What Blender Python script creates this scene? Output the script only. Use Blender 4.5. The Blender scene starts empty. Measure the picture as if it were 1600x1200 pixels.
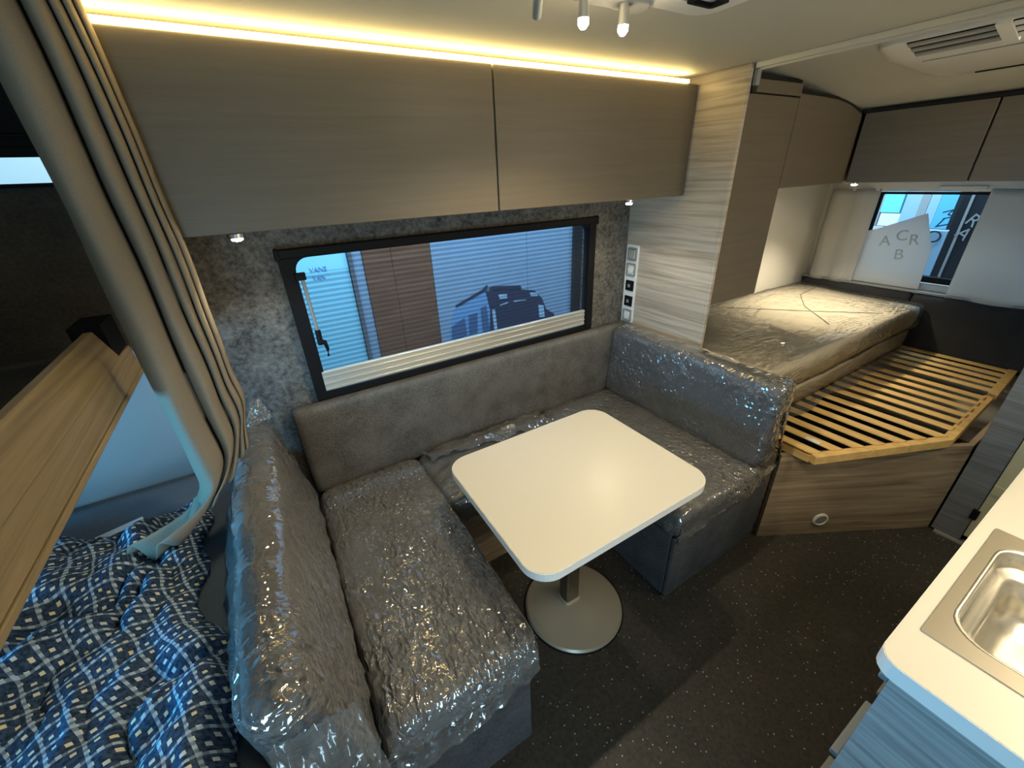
import bpy, bmesh, math, random
from mathutils import Vector, Matrix, noise
scene = bpy.context.scene
COL = scene.collection
random.seed(7)

# ------------------------------------------------------------------ camera, world, light, exposure
cam = bpy.data.cameras.new('camera'); cam.lens = 14.273; cam.sensor_width = 36; cam.sensor_fit = 'HORIZONTAL'
cam.clip_start = 0.02
camo = bpy.data.objects.new('camera', cam); COL.objects.link(camo)
cx = Vector((0.8529, -0.5206, -0.0390)); cy = Vector((0.2657, 0.3686, 0.8908)); cz = Vector((-0.4494, -0.7701, 0.4527))
camo.matrix_world = Matrix(((cx.x, cy.x, cz.x, 0), (cx.y, cy.y, cz.y, 0), (cx.z, cy.z, cz.z, 1.6), (0, 0, 0, 1)))
scene.camera = camo
scene.view_settings.view_transform = 'Standard'; scene.view_settings.look = 'None'
scene.view_settings.gamma = 1; scene.view_settings.use_curve_mapping = False
scene.view_settings.exposure = 0.0
scene.cycles.use_denoising = True
scene.cycles.max_bounces = 8; scene.cycles.transparent_max_bounces = 24
scene.cycles.sample_clamp_indirect = 6.0; scene.cycles.caustics_reflective = False; scene.cycles.caustics_refractive = False

w = bpy.data.worlds.new('world'); scene.world = w; w.use_nodes = True
w.node_tree.nodes['Background'].inputs[0].default_value = (0.14, 0.45, 0.80, 1)
w.node_tree.nodes['Background'].inputs[1].default_value = 0.5

WARM = (1.0, 0.85, 0.60); COOL = (0.12, 0.56, 1.0)
def light(name, kind, loc, power, color, target=None, size=0.1, size_y=None, spot=None, blend=.4):
    l = bpy.data.lights.new(name, kind); l.energy = power; l.color = color
    if kind == 'AREA':
        l.size = size
        if size_y: l.shape = 'RECTANGLE'; l.size_y = size_y
    else: l.shadow_soft_size = size
    if kind == 'SPOT': l.spot_size = math.radians(spot); l.spot_blend = blend
    o = bpy.data.objects.new(name, l); COL.objects.link(o); o.location = loc
    if target is not None:
        o.rotation_euler = (Vector(target) - Vector(loc)).to_track_quat('-Z', 'Y').to_euler()
    return o
# daylight of the showroom: through the entrance door behind the camera, the bunk window and round the outside
light('door_daylight', 'AREA', (-0.55, -1.10, 0.66), 28, (0.50, 0.80, 1.0), (0.3, 0.9, 0.4), 0.75, 0.9)
light('bunk_window_daylight', 'AREA', (-1.62, 0.75, 1.0), 40, COOL, (0.0, 0.85, 0.75), 0.9, 0.45)
light('showroom_light', 'AREA', (0.9, 2.0, 3.6), 300, (0.52, 0.78, 1.0), (0.8, 3.0, 0.9), 2.5, 0.8)
light('showroom_light_rear', 'AREA', (4.2, 1.2, 3.2), 170, (0.55, 0.80, 1.0), (5.2, 1.3, 1.1), 1.5, 1.5)

light('kitchen_fill', 'AREA', (0.95, -0.42, 1.46), 6.5, WARM, (0.75, 0.5, 0.2), 0.9, 0.05)  # added fill from the kitchen side, no such lamp in view
light('corridor_fill', 'AREA', (2.0, -0.35, 1.82), 7, WARM, (2.15, 0.8, 0.9), 0.5, 0.1)  # unseen fill added to brighten the wardrobe front and bed box

# ------------------------------------------------------------------ materials
def new_mat(name):
    m = bpy.data.materials.new(name); m.use_nodes = True
    return m, m.node_tree.nodes, m.node_tree.links, m.node_tree.nodes['Principled BSDF']
def rgba(c): return (c[0], c[1], c[2], 1)
def ramp(n, l, src, stops):
    r = n.new('ShaderNodeValToRGB'); e = r.color_ramp.elements
    e[0].position, e[0].color = stops[0][0], rgba(stops[0][1]); e[1].position, e[1].color = stops[-1][0], rgba(stops[-1][1])
    for p, c in stops[1:-1]:
        q = e.new(p); q.color = rgba(c)
    l.new(src, r.inputs[0]); return r.outputs[0]
def coords(n, l, scale=(1, 1, 1), kind='Object'):
    t = n.new('ShaderNodeTexCoord'); mp = n.new('ShaderNodeMapping'); mp.inputs['Scale'].default_value = scale
    l.new(t.outputs[kind], mp.inputs[0]); return mp.outputs[0]
def tex_noise(n, l, vec, scale, detail=4, rough=.5, dist=0):
    t = n.new('ShaderNodeTexNoise'); t.inputs['Scale'].default_value = scale; t.inputs['Detail'].default_value = detail
    t.inputs['Roughness'].default_value = rough; t.inputs['Distortion'].default_value = dist
    l.new(vec, t.inputs['Vector']); return t.outputs['Fac']
def bump(n, l, height, strength, dist=.01, to=None):
    b = n.new('ShaderNodeBump'); b.inputs['Strength'].default_value = strength; b.inputs['Distance'].default_value = dist
    l.new(height, b.inputs['Height'])
    if to is not None: l.new(b.outputs[0], to)
    return b.outputs[0]
def plain(name, col, rough=.5, metal=0, spec=.5, bumps=0, bscale=200, var=0):
    m, n, l, p = new_mat(name)
    p.inputs['Base Color'].default_value = rgba(col); p.inputs['Roughness'].default_value = rough
    p.inputs['Metallic'].default_value = metal; p.inputs['Specular IOR Level'].default_value = spec
    v = coords(n, l)
    if var:
        f = tex_noise(n, l, v, 6, 5)
        l.new(ramp(n, l, f, [(.3, [c * (1 - var) for c in col]), (.7, [c * (1 + var) for c in col])]), p.inputs['Base Color'])
    if bumps: bump(n, l, tex_noise(n, l, v, bscale, 3), bumps, .002, p.inputs['Normal'])
    return m
def wood(name, dark, mid, lightc, scale, rough=.45, dist=1.2, bumps=.08, spec=.4):
    m, n, l, p = new_mat(name)
    v = coords(n, l, scale)
    a = tex_noise(n, l, v, 1.0, 8, .62, dist)
    l.new(ramp(n, l, a, [(.32, dark), (.5, mid), (.66, lightc)]), p.inputs['Base Color'])
    p.inputs['Roughness'].default_value = rough; p.inputs['Specular IOR Level'].default_value = spec
    bump(n, l, a, bumps, .003, p.inputs['Normal']); return m
def fabric(name, col, col2, scale=190, mott=9, rough=.95, bs=.25):
    m, n, l, p = new_mat(name)
    v = coords(n, l)
    a = tex_noise(n, l, v, scale, 3, .7); b = tex_noise(n, l, v, mott, 5, .6)
    mx = n.new('ShaderNodeMath'); mx.operation = 'MULTIPLY_ADD'; l.new(a, mx.inputs[0]); mx.inputs[1].default_value = .6
    m2 = n.new('ShaderNodeMath'); m2.operation = 'MULTIPLY'; l.new(b, m2.inputs[0]); m2.inputs[1].default_value = .4
    l.new(m2.outputs[0], mx.inputs[2])
    l.new(ramp(n, l, mx.outputs[0], [(.35, col), (.65, col2)]), p.inputs['Base Color'])
    p.inputs['Roughness'].default_value = rough; p.inputs['Specular IOR Level'].default_value = .15
    bump(n, l, a, bs, .002, p.inputs['Normal']); return m
def emit(name, col, s):
    m, n, l, p = new_mat(name)
    p.inputs['Base Color'].default_value = rgba(col); p.inputs['Emission Color'].default_value = rgba(col)
    p.inputs['Emission Strength'].default_value = s; return m
def wrap_mat(name, haze=.05, strength=.7, gl=1.0, scale=(1, 1, 1), rough=.1, base=.08):
    # thin clear plastic film, crumpled
    m, n, l, p = new_mat(name); n.remove(p)
    out = [x for x in n if x.type == 'OUTPUT_MATERIAL'][0]
    v = coords(n, l, scale)
    t1 = n.new('ShaderNodeTexNoise'); t1.noise_type = 'RIDGED_MULTIFRACTAL'; l.new(v, t1.inputs['Vector'])
    t1.inputs['Scale'].default_value = 7; t1.inputs['Detail'].default_value = 4; t1.inputs['Distortion'].default_value = .8
    wn = n.new('ShaderNodeTexNoise'); wn.inputs['Scale'].default_value = 22; l.new(v, wn.inputs['Vector'])
    vm = n.new('ShaderNodeVectorMath'); vm.operation = 'MULTIPLY_ADD'; l.new(wn.outputs['Color'], vm.inputs[0]); vm.inputs[1].default_value = (.05, .05, .05); l.new(v, vm.inputs[2])
    vo = n.new('ShaderNodeTexVoronoi'); vo.inputs['Scale'].default_value = 42; l.new(vm.outputs[0], vo.inputs['Vector'])
    ms = n.new('ShaderNodeMapRange'); l.new(tex_noise(n, l, v, 3.2, 3, .6), ms.inputs[0]); ms.inputs[1].default_value = .40; ms.inputs[2].default_value = .60; ms.inputs[3].default_value = .12; ms.inputs[4].default_value = 1
    vf = n.new('ShaderNodeMath'); vf.operation = 'MULTIPLY'; l.new(vo.outputs['Distance'], vf.inputs[0]); l.new(ms.outputs[0], vf.inputs[1])
    ad = n.new('ShaderNodeMath'); ad.operation = 'MULTIPLY_ADD'; l.new(t1.outputs['Fac'], ad.inputs[0]); ad.inputs[1].default_value = .5; l.new(vf.outputs[0], ad.inputs[2])
    nb = bump(n, l, ad.outputs[0], 1.0, .011 * strength)
    tr = n.new('ShaderNodeBsdfTransparent'); tr.inputs[0].default_value = (.95, .95, .95, 1)
    g = n.new('ShaderNodeBsdfGlossy'); g.inputs['Roughness'].default_value = rough; l.new(nb, g.inputs['Normal'])
    fr = n.new('ShaderNodeFresnel'); fr.inputs['IOR'].default_value = 1.55; l.new(nb, fr.inputs['Normal'])
    sc = n.new('ShaderNodeMath'); sc.operation = 'MULTIPLY_ADD'; sc.use_clamp = True
    l.new(fr.outputs[0], sc.inputs[0]); sc.inputs[1].default_value = gl; sc.inputs[2].default_value = base
    mx = n.new('ShaderNodeMixShader'); l.new(sc.outputs[0], mx.inputs[0]); l.new(tr.outputs[0], mx.inputs[1]); l.new(g.outputs[0], mx.inputs[2])
    d = n.new('ShaderNodeBsdfDiffuse'); d.inputs[0].default_value = (.85, .85, .85, 1); l.new(nb, d.inputs['Normal'])
    m2 = n.new('ShaderNodeMixShader'); m2.inputs[0].default_value = haze
    l.new(mx.outputs[0], m2.inputs[1]); l.new(d.outputs[0], m2.inputs[2]); l.new(m2.outputs[0], out.inputs[0]); return m
def film(name, col, alpha, rough=.3, translucent=False):
    m, n, l, p = new_mat(name)
    out = [x for x in n if x.type == 'OUTPUT_MATERIAL'][0]
    p.inputs['Base Color'].default_value = rgba(col); p.inputs['Roughness'].default_value = rough
    tr = n.new('ShaderNodeBsdfTransparent'); mx = n.new('ShaderNodeMixShader'); mx.inputs[0].default_value = alpha
    src = p.outputs[0]
    if translucent:
        t = n.new('ShaderNodeBsdfTranslucent'); t.inputs[0].default_value = rgba(col)
        m3 = n.new('ShaderNodeMixShader'); m3.inputs[0].default_value = .4; l.new(p.outputs[0], m3.inputs[1]); l.new(t.outputs[0], m3.inputs[2]); src = m3.outputs[0]
    l.new(tr.outputs[0], mx.inputs[1]); l.new(src, mx.inputs[2]); l.new(mx.outputs[0], out.inputs[0]); return m

M = {}
M['taupe'] = wood('taupe_laminate', (.128, .106, .076), (.139, .115, .083), (.150, .124, .090), (2.5, 2.5, 55), .42, .6, .015, .35)
M['taupe_second'] = wood('second_taupe_laminate', (.128, .106, .076), (.139, .115, .083), (.150, .124, .090), (2.5, 2.5, 55), .42, .6, .015, .35)  # same tones as the first taupe laminate
M['greywood'] = wood('grey_striped_wood', (.30, .25, .19), (.44, .38, .31), (.53, .47, .39), (1.3, 1.3, 34), .45, 1.6)
M['bedwood'] = wood('bed_box_wood', (.20, .145, .095), (.37, .29, .20), (.50, .41, .29), (1.1, 1.1, 26), .45, 1.8)
M['oak'] = wood('bunk_oak', (.20, .145, .078), (.30, .225, .125), (.36, .275, .16), (30, 1.1, 30), .5, 1.6)
M['pine'] = wood('pine_slats', (.62, .40, .14), (.74, .50, .19), (.80, .57, .25), (25, 2, 25), .4, 1)
M['kitchenwood'] = wood('kitchen_grey_wood', (.17, .175, .175), (.29, .295, .29), (.38, .385, .375), (1.5, 1.5, 30), .45, 1.8)
M['ceiling'] = plain('ceiling_vinyl', (.56, .54, .46), .6, bumps=.25, bscale=60)
M['cream'] = plain('cream_laminate', (.66, .635, .56), .32, spec=.45, bumps=.03, bscale=400)
M['white'] = plain('white_plastic', (.78, .77, .74), .35, var=.02)
M['ac_white'] = plain('air_conditioner_white', (.86, .84, .80), .38, var=.02)
M['grey_plastic'] = plain('grey_plastic', (.26, .27, .27), .4)
M['black'] = plain('black_plastic', (.008, .008, .009), .6, spec=.12, bumps=.05)
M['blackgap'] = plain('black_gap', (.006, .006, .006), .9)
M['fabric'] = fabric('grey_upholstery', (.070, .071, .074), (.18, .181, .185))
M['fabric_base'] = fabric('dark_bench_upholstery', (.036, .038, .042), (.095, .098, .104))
M['fabric_wall'] = fabric('grey_backrest_upholstery', (.062, .061, .059), (.17, .167, .162))
M['fabric_daylit'] = fabric('daylit_grey_upholstery', (.052, .066, .095), (.125, .155, .20))  # grey upholstery again, with blue daylight mixed into its colour
M['wallfelt'] = fabric('mottled_grey_felt', (.040, .039, .037), (.20, .195, .182), 55, 15, .9, .35)
M['bunkwall'] = plain('bunk_wall_panel', (.24, .25, .25), .6, bumps=.05)
M['bunkfelt'] = fabric('dark_brown_felt', (.062, .056, .051), (.108, .099, .090), 120, 9, .95, .3)
M['headboard'] = fabric('charcoal_headboard', (.028, .029, .031), (.05, .051, .054))
M['wallwhite'] = plain('white_wall_panel', (.62, .61, .57), .5, bumps=.05)
M['mattress'] = fabric('mattress_ticking', (.64, .58, .44), (.76, .70, .55), 300, 10, .9, .15)
M['bunkmattress'] = fabric('bunk_mattress_cover', (.10, .13, .16), (.15, .18, .21), 220, 7)
M['steel'] = plain('brushed_steel', (.72, .69, .62), .27, 1, bumps=.04, bscale=500)
M['steel_flat'] = plain('satin_steel', (.42, .38, .31), .42, .85, bumps=.04, bscale=500)
M['darksteel'] = plain('dark_metal', (.17, .155, .13), .32, 1)
M['tablebase'] = plain('table_base_beige', (.36, .33, .26), .36, .3, bumps=.02)
M['alu'] = plain('aluminium_rail', (.62, .60, .54), .32, .6)
M['chrome'] = plain('chrome', (.8, .8, .8), .15, 1)
M['led'] = emit('led_strip_glow', (1.0, .74, .28), 22)
M['bulb'] = emit('lamp_glow', (1.0, .80, .48), 160)
M['wrap'] = wrap_mat('clear_plastic_wrap', .075, 1.1, 3.0, (1, 1, 1), .05, .08)
M['wrap_soft'] = wrap_mat('soft_plastic_wrap', .06, .4, 1.2, (1, 1, 1), .14, .05)
M['wrap_seat'] = wrap_mat('crumpled_plastic_wrap', .11, 1.5, 3.4, (1.5, .8, 1), .06, .12)
M['wrap_mattress'] = wrap_mat('mattress_plastic_wrap', .04, .6, .8, (.5, 1.4, 1.4), .10, .03)
M['curtain'] = fabric('taupe_curtain', (.22, .185, .14), (.27, .23, .175), 400, 5, .75, .1)
M['netcurtain'] = film('pale_window_curtain', (.80, .80, .78), .93, .8, True)
M['sheet'] = film('milky_film', (.80, .82, .82), .80, .35, True)
M['letter_grey'] = plain('grey_lettering', (.42, .45, .46), .5)
M['letter_dark'] = plain('dark_lettering', (.02, .035, .05), .5)
M['letter_silver'] = plain('silver_lettering', (.35, .37, .38), .4)
M['glass'] = film('window_glass', (.05, .06, .07), .06, .05)
M['outcyan'] = plain('pale_cyan_panel', (.27, .68, .90), .5)
M['outgrey'] = plain('grey_post', (.12, .14, .17), .5)
M['outbrown'] = wood('brown_showroom_panel', (.14, .066, .04), (.175, .088, .055), (.21, .11, .07), (3, 3, 22), .5, .6)
M['outblue'] = plain('blue_grey_showroom_panel', (.24, .37, .53), .5, var=.05)
M['outfloor'] = plain('showroom_floor', (.12, .12, .13), .4)
M['printdark'] = plain('print_navy', (.028, .038, .085), .6)
M['printblue'] = plain('print_mid_blue', (.15, .34, .62), .6)
M['printmid'] = plain('print_deep_blue', (.06, .13, .28), .6)
M['printpale'] = plain('print_pale_blue', (.33, .52, .70), .6)
M['rearcyan'] = plain('turquoise_pane', (.20, .72, .80), .4)
M['rearpink'] = plain('pale_pink_board', (.86, .80, .86), .5)
M['rearblue'] = plain('light_blue_pane', (.34, .55, .74), .4)
M['rearbright'] = plain('bright_blue_pane', (.12, .50, .86), .4)
M['reargrey'] = plain('grey_mullion', (.32, .36, .37), .5)
M['reardark'] = plain('dark_doorway', (.012, .015, .02), .4)
M['palegreen'] = plain('pale_green_panel', (.86, .95, .90), .6)
M['doorcream'] = plain('bathroom_door_cream', (.56, .53, .33), .4)
M['darkgreyframe'] = wood('bathroom_frame_wood', (.13, .135, .135), (.185, .19, .19), (.23, .235, .235), (1.3, 1.3, 26), .45, 1.5)

# fly screen with fold lines
def screen_mat():
    m, n, l, p = new_mat('pleated_fly_screen')
    out = [x for x in n if x.type == 'OUTPUT_MATERIAL'][0]
    p.inputs['Base Color'].default_value = (.035, .04, .05, 1); p.inputs['Roughness'].default_value = 1; p.inputs['Specular IOR Level'].default_value = 0
    t = n.new('ShaderNodeTexCoord'); sp = n.new('ShaderNodeSeparateXYZ'); l.new(t.outputs['Object'], sp.inputs[0])
    s = n.new('ShaderNodeMath'); s.operation = 'MULTIPLY'; l.new(sp.outputs[2], s.inputs[0]); s.inputs[1].default_value = 2 * math.pi / .0185
    c = n.new('ShaderNodeMath'); c.operation = 'SINE'; l.new(s.outputs[0], c.inputs[0])
    mr = n.new('ShaderNodeMapRange'); l.new(c.outputs[0], mr.inputs[0])
    mr.inputs[1].default_value = -1; mr.inputs[2].default_value = 1; mr.inputs[3].default_value = .04; mr.inputs[4].default_value = .30
    tr = n.new('ShaderNodeBsdfTransparent'); mx = n.new('ShaderNodeMixShader')
    l.new(mr.outputs[0], mx.inputs[0]); l.new(tr.outputs[0], mx.inputs[1]); l.new(p.outputs[0], mx.inputs[2]); l.new(mx.outputs[0], out.inputs[0]); return m
M['screen'] = screen_mat()

def floor_mat():
    m, n, l, p = new_mat('speckled_vinyl_floor')
    v = coords(n, l)
    vo = n.new('ShaderNodeTexVoronoi'); vo.inputs['Scale'].default_value = 70; l.new(v, vo.inputs['Vector'])
    vc = n.new('ShaderNodeTexVoronoi'); vc.inputs['Scale'].default_value = 70; l.new(v, vc.inputs['Vector'])
    sep = n.new('ShaderNodeSeparateColor'); l.new(vc.outputs['Color'], sep.inputs[0])
    lt = n.new('ShaderNodeMath'); lt.operation = 'LESS_THAN'; l.new(vo.outputs['Distance'], lt.inputs[0]); lt.inputs[1].default_value = .16
    g = n.new('ShaderNodeMath'); g.operation = 'GREATER_THAN'; l.new(sep.outputs[0], g.inputs[0]); g.inputs[1].default_value = .70
    mu = n.new('ShaderNodeMath'); mu.operation = 'MULTIPLY'; l.new(lt.outputs[0], mu.inputs[0]); l.new(g.outputs[0], mu.inputs[1])
    base = ramp(n, l, tex_noise(n, l, v, 90, 4), [(.35, (.026, .024, .020)), (.65, (.048, .044, .037))])
    mx = n.new('ShaderNodeMix'); mx.data_type = 'RGBA'; l.new(mu.outputs[0], mx.inputs[0]); l.new(base, mx.inputs[6]); mx.inputs[7].default_value = (.46, .45, .39, 1)
    l.new(mx.outputs[2], p.inputs['Base Color']); p.inputs['Roughness'].default_value = .5
    bump(n, l, tex_noise(n, l, v, 160, 3), .15, .002, p.inputs['Normal']); return m
M['floor'] = floor_mat()

def blanket_mat():
    m, n, l, p = new_mat('woven_plaid')
    t = n.new('ShaderNodeTexCoord'); sp = n.new('ShaderNodeSeparateXYZ'); l.new(t.outputs['UV'], sp.inputs[0])
    def mth(op, a, b=None, c=None):
        q = n.new('ShaderNodeMath'); q.operation = op
        for i, x in enumerate((a, b, c)):
            if x is None: continue
            if hasattr(x, 'links'): l.new(x, q.inputs[i])
            else: q.inputs[i].default_value = x
        return q.outputs[0]
    P = .0390          # spacing of the pale lines
    K = .0130         # spacing of the woven dots
    def line(s, per, wd):
        f = mth('FRACT', mth('DIVIDE', s, per)); return mth('LESS_THAN', f, wd)
    u, vv = sp.outputs[0], sp.outputs[1]
    lu = line(u, P, .13); lv = line(vv, P, .13)
    du = line(u, K, .52); dv = line(vv, K, .52)
    fu = mth('FRACT', mth('DIVIDE', u, K * 2)); fv = mth('FRACT', mth('DIVIDE', vv, K * 2))
    par = mth('ABSOLUTE', mth('SUBTRACT', mth('LESS_THAN', fu, .5), mth('LESS_THAN', fv, .5)))
    dots = mth('MULTIPLY', mth('MULTIPLY', du, dv), par)
    lines = mth('MAXIMUM', lu, lv)
    broken = mth('MULTIPLY', lines, mth('ADD', mth('MULTIPLY', mth('MAXIMUM', mth('MULTIPLY', lu, dv), mth('MULTIPLY', lv, du)), .6), .4))
    nz = tex_noise(n, l, t.outputs['UV'], 9, 3)
    dotcol = ramp(n, l, nz, [(.42, (.62, .66, .66)), (.6, (.78, .68, .38))])
    base = ramp(n, l, tex_noise(n, l, t.outputs['UV'], 160, 2), [(.35, (.018, .032, .062)), (.65, (.050, .090, .155))])
    m1 = n.new('ShaderNodeMix'); m1.data_type = 'RGBA'; l.new(dots, m1.inputs[0]); l.new(base, m1.inputs[6]); l.new(dotcol, m1.inputs[7])
    m2 = n.new('ShaderNodeMix'); m2.data_type = 'RGBA'; l.new(broken, m2.inputs[0]); l.new(m1.outputs[2], m2.inputs[6]); m2.inputs[7].default_value = (.40, .52, .62, 1)
    l.new(m2.outputs[2], p.inputs['Base Color']); p.inputs['Roughness'].default_value = .95; p.inputs['Specular IOR Level'].default_value = .1
    h = mth('ADD', mth('MULTIPLY', dots, .6), mth('MULTIPLY', lines, .5)); bump(n, l, h, .5, .003, p.inputs['Normal']); return m
M['blanket'] = blanket_mat()

# ------------------------------------------------------------------ mesh helpers
class MB:
    def __init__(s): s.v = []; s.f = []; s.uv = {}
    def add(s, vs, fs):
        k = len(s.v); s.v += [tuple(map(float, q)) for q in vs]; s.f += [tuple(i + k for i in f) for f in fs]; return s
    def box(s, a, b):
        x0, y0, z0 = [min(a[i], b[i]) for i in range(3)]; x1, y1, z1 = [max(a[i], b[i]) for i in range(3)]
        return s.add([(x0, y0, z0), (x1, y0, z0), (x1, y1, z0), (x0, y1, z0), (x0, y0, z1), (x1, y0, z1), (x1, y1, z1), (x0, y1, z1)],
                     [(0, 3, 2, 1), (4, 5, 6, 7), (0, 1, 5, 4), (1, 2, 6, 5), (2, 3, 7, 6), (3, 0, 4, 7)])
    def prism(s, poly, lo, hi, axis='z'):
        # poly counter-clockwise in the plane across the axis: z->(x,y), x->(y,z), y->(x,z)
        n = len(poly)
        def P(a, h): return (a[0], a[1], h) if axis == 'z' else (h, a[0], a[1]) if axis == 'x' else (a[0], h, a[1])
        vs = [P(a, lo) for a in poly] + [P(a, hi) for a in poly]
        fs = [tuple(range(n))[::-1], tuple(range(n, 2 * n))] + [(i, (i + 1) % n, n + (i + 1) % n, n + i) for i in range(n)]
        if axis == 'y': fs = [f[::-1] for f in fs]
        return s.add(vs, fs)
    def tube(s, pts, r, n=8, cap=True):
        pts = [Vector(p) for p in pts]; rs = r if isinstance(r, (list, tuple)) else [r] * len(pts)
        k = len(s.v); vs = []; fs = []
        t0 = (pts[1] - pts[0]).normalized(); up = Vector((0, 0, 1)) if abs(t0.z) < .9 else Vector((1, 0, 0))
        for i, p in enumerate(pts):
            t = (pts[min(i + 1, len(pts) - 1)] - pts[max(i - 1, 0)]).normalized()
            a = t.cross(up).normalized(); b = a.cross(t)
            for j in range(n):
                an = 2 * math.pi * j / n; vs.append(p + (a * math.cos(an) + b * math.sin(an)) * rs[i])
        for i in range(len(pts) - 1):
            for j in range(n):
                fs.append((i * n + j, i * n + (j + 1) % n, (i + 1) * n + (j + 1) % n, (i + 1) * n + j))
        if cap: fs += [tuple(range(n))[::-1], tuple(range((len(pts) - 1) * n, len(pts) * n))]
        return s.add(vs, fs)
    def lathe(s, prof, c, n=40):
        k = len(prof); vs = []; fs = []
        for r, z in prof:
            for j in range(n):
                a = 2 * math.pi * j / n; vs.append((c[0] + r * math.cos(a), c[1] + r * math.sin(a), c[2] + z))
        for i in range(k - 1):
            for j in range(n): fs.append((i * n + j, i * n + (j + 1) % n, (i + 1) * n + (j + 1) % n, (i + 1) * n + j))
        fs += [tuple(range(n))[::-1], tuple(range((k - 1) * n, k * n))]
        return s.add(vs, fs)
    def loft(s, rings, cap0=False, cap1=False):
        n = len(rings[0]); vs = [p for r in rings for p in r]; fs = []
        for i in range(len(rings) - 1):
            for j in range(n): fs.append((i * n + j, i * n + (j + 1) % n, (i + 1) * n + (j + 1) % n, (i + 1) * n + j))
        if cap0: fs.append(tuple(range(n))[::-1])
        if cap1: fs.append(tuple(range((len(rings) - 1) * n, len(rings) * n)))
        return s.add(vs, fs)
    def grid(s, fn, nu, nv, uv=None):
        k = len(s.v); vs = [fn(i / nu, j / nv) for i in range(nu + 1) for j in range(nv + 1)]
        fs = [(i * (nv + 1) + j, (i + 1) * (nv + 1) + j, (i + 1) * (nv + 1) + j + 1, i * (nv + 1) + j + 1) for i in range(nu) for j in range(nv)]
        s.add(vs, fs)
        if uv:
            for i in range(nu + 1):
                for j in range(nv + 1): s.uv[k + i * (nv + 1) + j] = uv(i / nu, j / nv)
        return s
ROOT = {}      # object -> world location of the origin
def obj(name, mb, mat, parent=None, smooth=False, bevel=0, seg=2, origin=None, thick=0, auto=None):
    me = bpy.data.meshes.new(name)
    if parent is not None: o0 = Vector(ROOT[parent.name])
    elif origin is not None: o0 = Vector(origin)
    else:
        xs = [v[0] for v in mb.v]; ys = [v[1] for v in mb.v]; zs = [v[2] for v in mb.v]
        o0 = Vector(((min(xs) + max(xs)) / 2, (min(ys) + max(ys)) / 2, min(zs)))
    me.from_pydata([(v[0] - o0.x, v[1] - o0.y, v[2] - o0.z) for v in mb.v], [], mb.f)
    if mb.uv:
        ul = me.uv_layers.new(name='UVMap')
        for lp in me.loops: ul.data[lp.index].uv = mb.uv.get(lp.vertex_index, (0, 0))
    bm = bmesh.new(); bm.from_mesh(me); bmesh.ops.recalc_face_normals(bm, faces=bm.faces); bm.to_mesh(me); bm.free()
    me.update()
    o = bpy.data.objects.new(name, me); COL.objects.link(o); me.materials.append(M[mat] if isinstance(mat, str) else mat)
    if smooth:
        for p in me.polygons: p.use_smooth = True
        if auto:
            bm = bmesh.new(); bm.from_mesh(me)
            for e in bm.edges:
                if len(e.link_faces) == 2 and e.calc_face_angle(0) > math.radians(auto): e.smooth = False
            bm.to_mesh(me); bm.free()
    if bevel:
        b = o.modifiers.new('bevel', 'BEVEL'); b.width = bevel; b.segments = seg; b.limit_method = 'ANGLE'; b.angle_limit = math.radians(40)
        if not smooth:
            for p in me.polygons: p.use_smooth = True
            b.harden_normals = True
    if thick:
        t = o.modifiers.new('thickness', 'SOLIDIFY'); t.thickness = thick; t.offset = 0
    if parent is not None: o.parent = parent; ROOT[o.name] = tuple(o0)
    else: o.location = o0; ROOT[o.name] = tuple(o0)
    return o
def tag(o, label=None, cat=None, group=None, kind=None):
    if label: o['label'] = label
    if cat: o['category'] = cat
    if group: o['group'] = group
    if kind: o['kind'] = kind
    return o
def thing(name, label, cat, loc=(0, 0, 0), group=None):
    o = bpy.data.objects.new(name, None); COL.objects.link(o); o.location = loc; o.empty_display_size = .05
    ROOT[o.name] = tuple(loc); return tag(o, label, cat, group)
def struct(name, mb, mat, label, cat, **k):
    o = obj(name, mb, mat, **k); return tag(o, label, cat, kind='structure')
def inst(src, parent, delta):
    c = src.copy(); COL.objects.link(c); c.parent = parent; c.location = Vector(src.location) + Vector(delta); ROOT[c.name] = ROOT[src.name]; return c
def rrect(x0, x1, y0, y1, r, n=6):
    pts = []
    for cx_, cy_, a0 in ((x1 - r, y1 - r, 0), (x0 + r, y1 - r, 90), (x0 + r, y0 + r, 180), (x1 - r, y0 + r, 270)):
        for i in range(n + 1):
            a = math.radians(a0 + 90 * i / n); pts.append((cx_ + r * math.cos(a), cy_ + r * math.sin(a)))
    return pts
def frame_mb(outer, inner, lo, hi, axis):
    # outer and inner: equal length loops; a slab with a hole
    def P(a, h): return (a[0], a[1], h) if axis == 'z' else (h, a[0], a[1]) if axis == 'x' else (a[0], h, a[1])
    m = MB(); n = len(outer)
    rings = [[P(a, lo) for a in outer], [P(a, hi) for a in outer], [P(a, hi) for a in inner], [P(a, lo) for a in inner], [P(a, lo) for a in outer]]
    return m.loft(rings)
def holed(a0, a1, b0, b1, lo, hi, holes, axis):
    m = MB(); xs = sorted({a0, a1} | {h[0] for h in holes} | {h[1] for h in holes}); ys = sorted({b0, b1} | {h[2] for h in holes} | {h[3] for h in holes})
    for i in range(len(xs) - 1):
        for j in range(len(ys) - 1):
            cx_, cy_ = (xs[i] + xs[i + 1]) / 2, (ys[j] + ys[j + 1]) / 2
            if any(h[0] < cx_ < h[1] and h[2] < cy_ < h[3] for h in holes): continue
            if axis == 'y': m.box((xs[i], lo, ys[j]), (xs[i + 1], hi, ys[j + 1]))
            elif axis == 'x': m.box((lo, xs[i], ys[j]), (hi, xs[i + 1], ys[j + 1]))
            else: m.box((xs[i], ys[j], lo), (xs[i + 1], ys[j + 1], hi))
    return m
def fbm(p, o=4):
    return noise.fractal(Vector(p), 1.0, 2.0, o)
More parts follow.
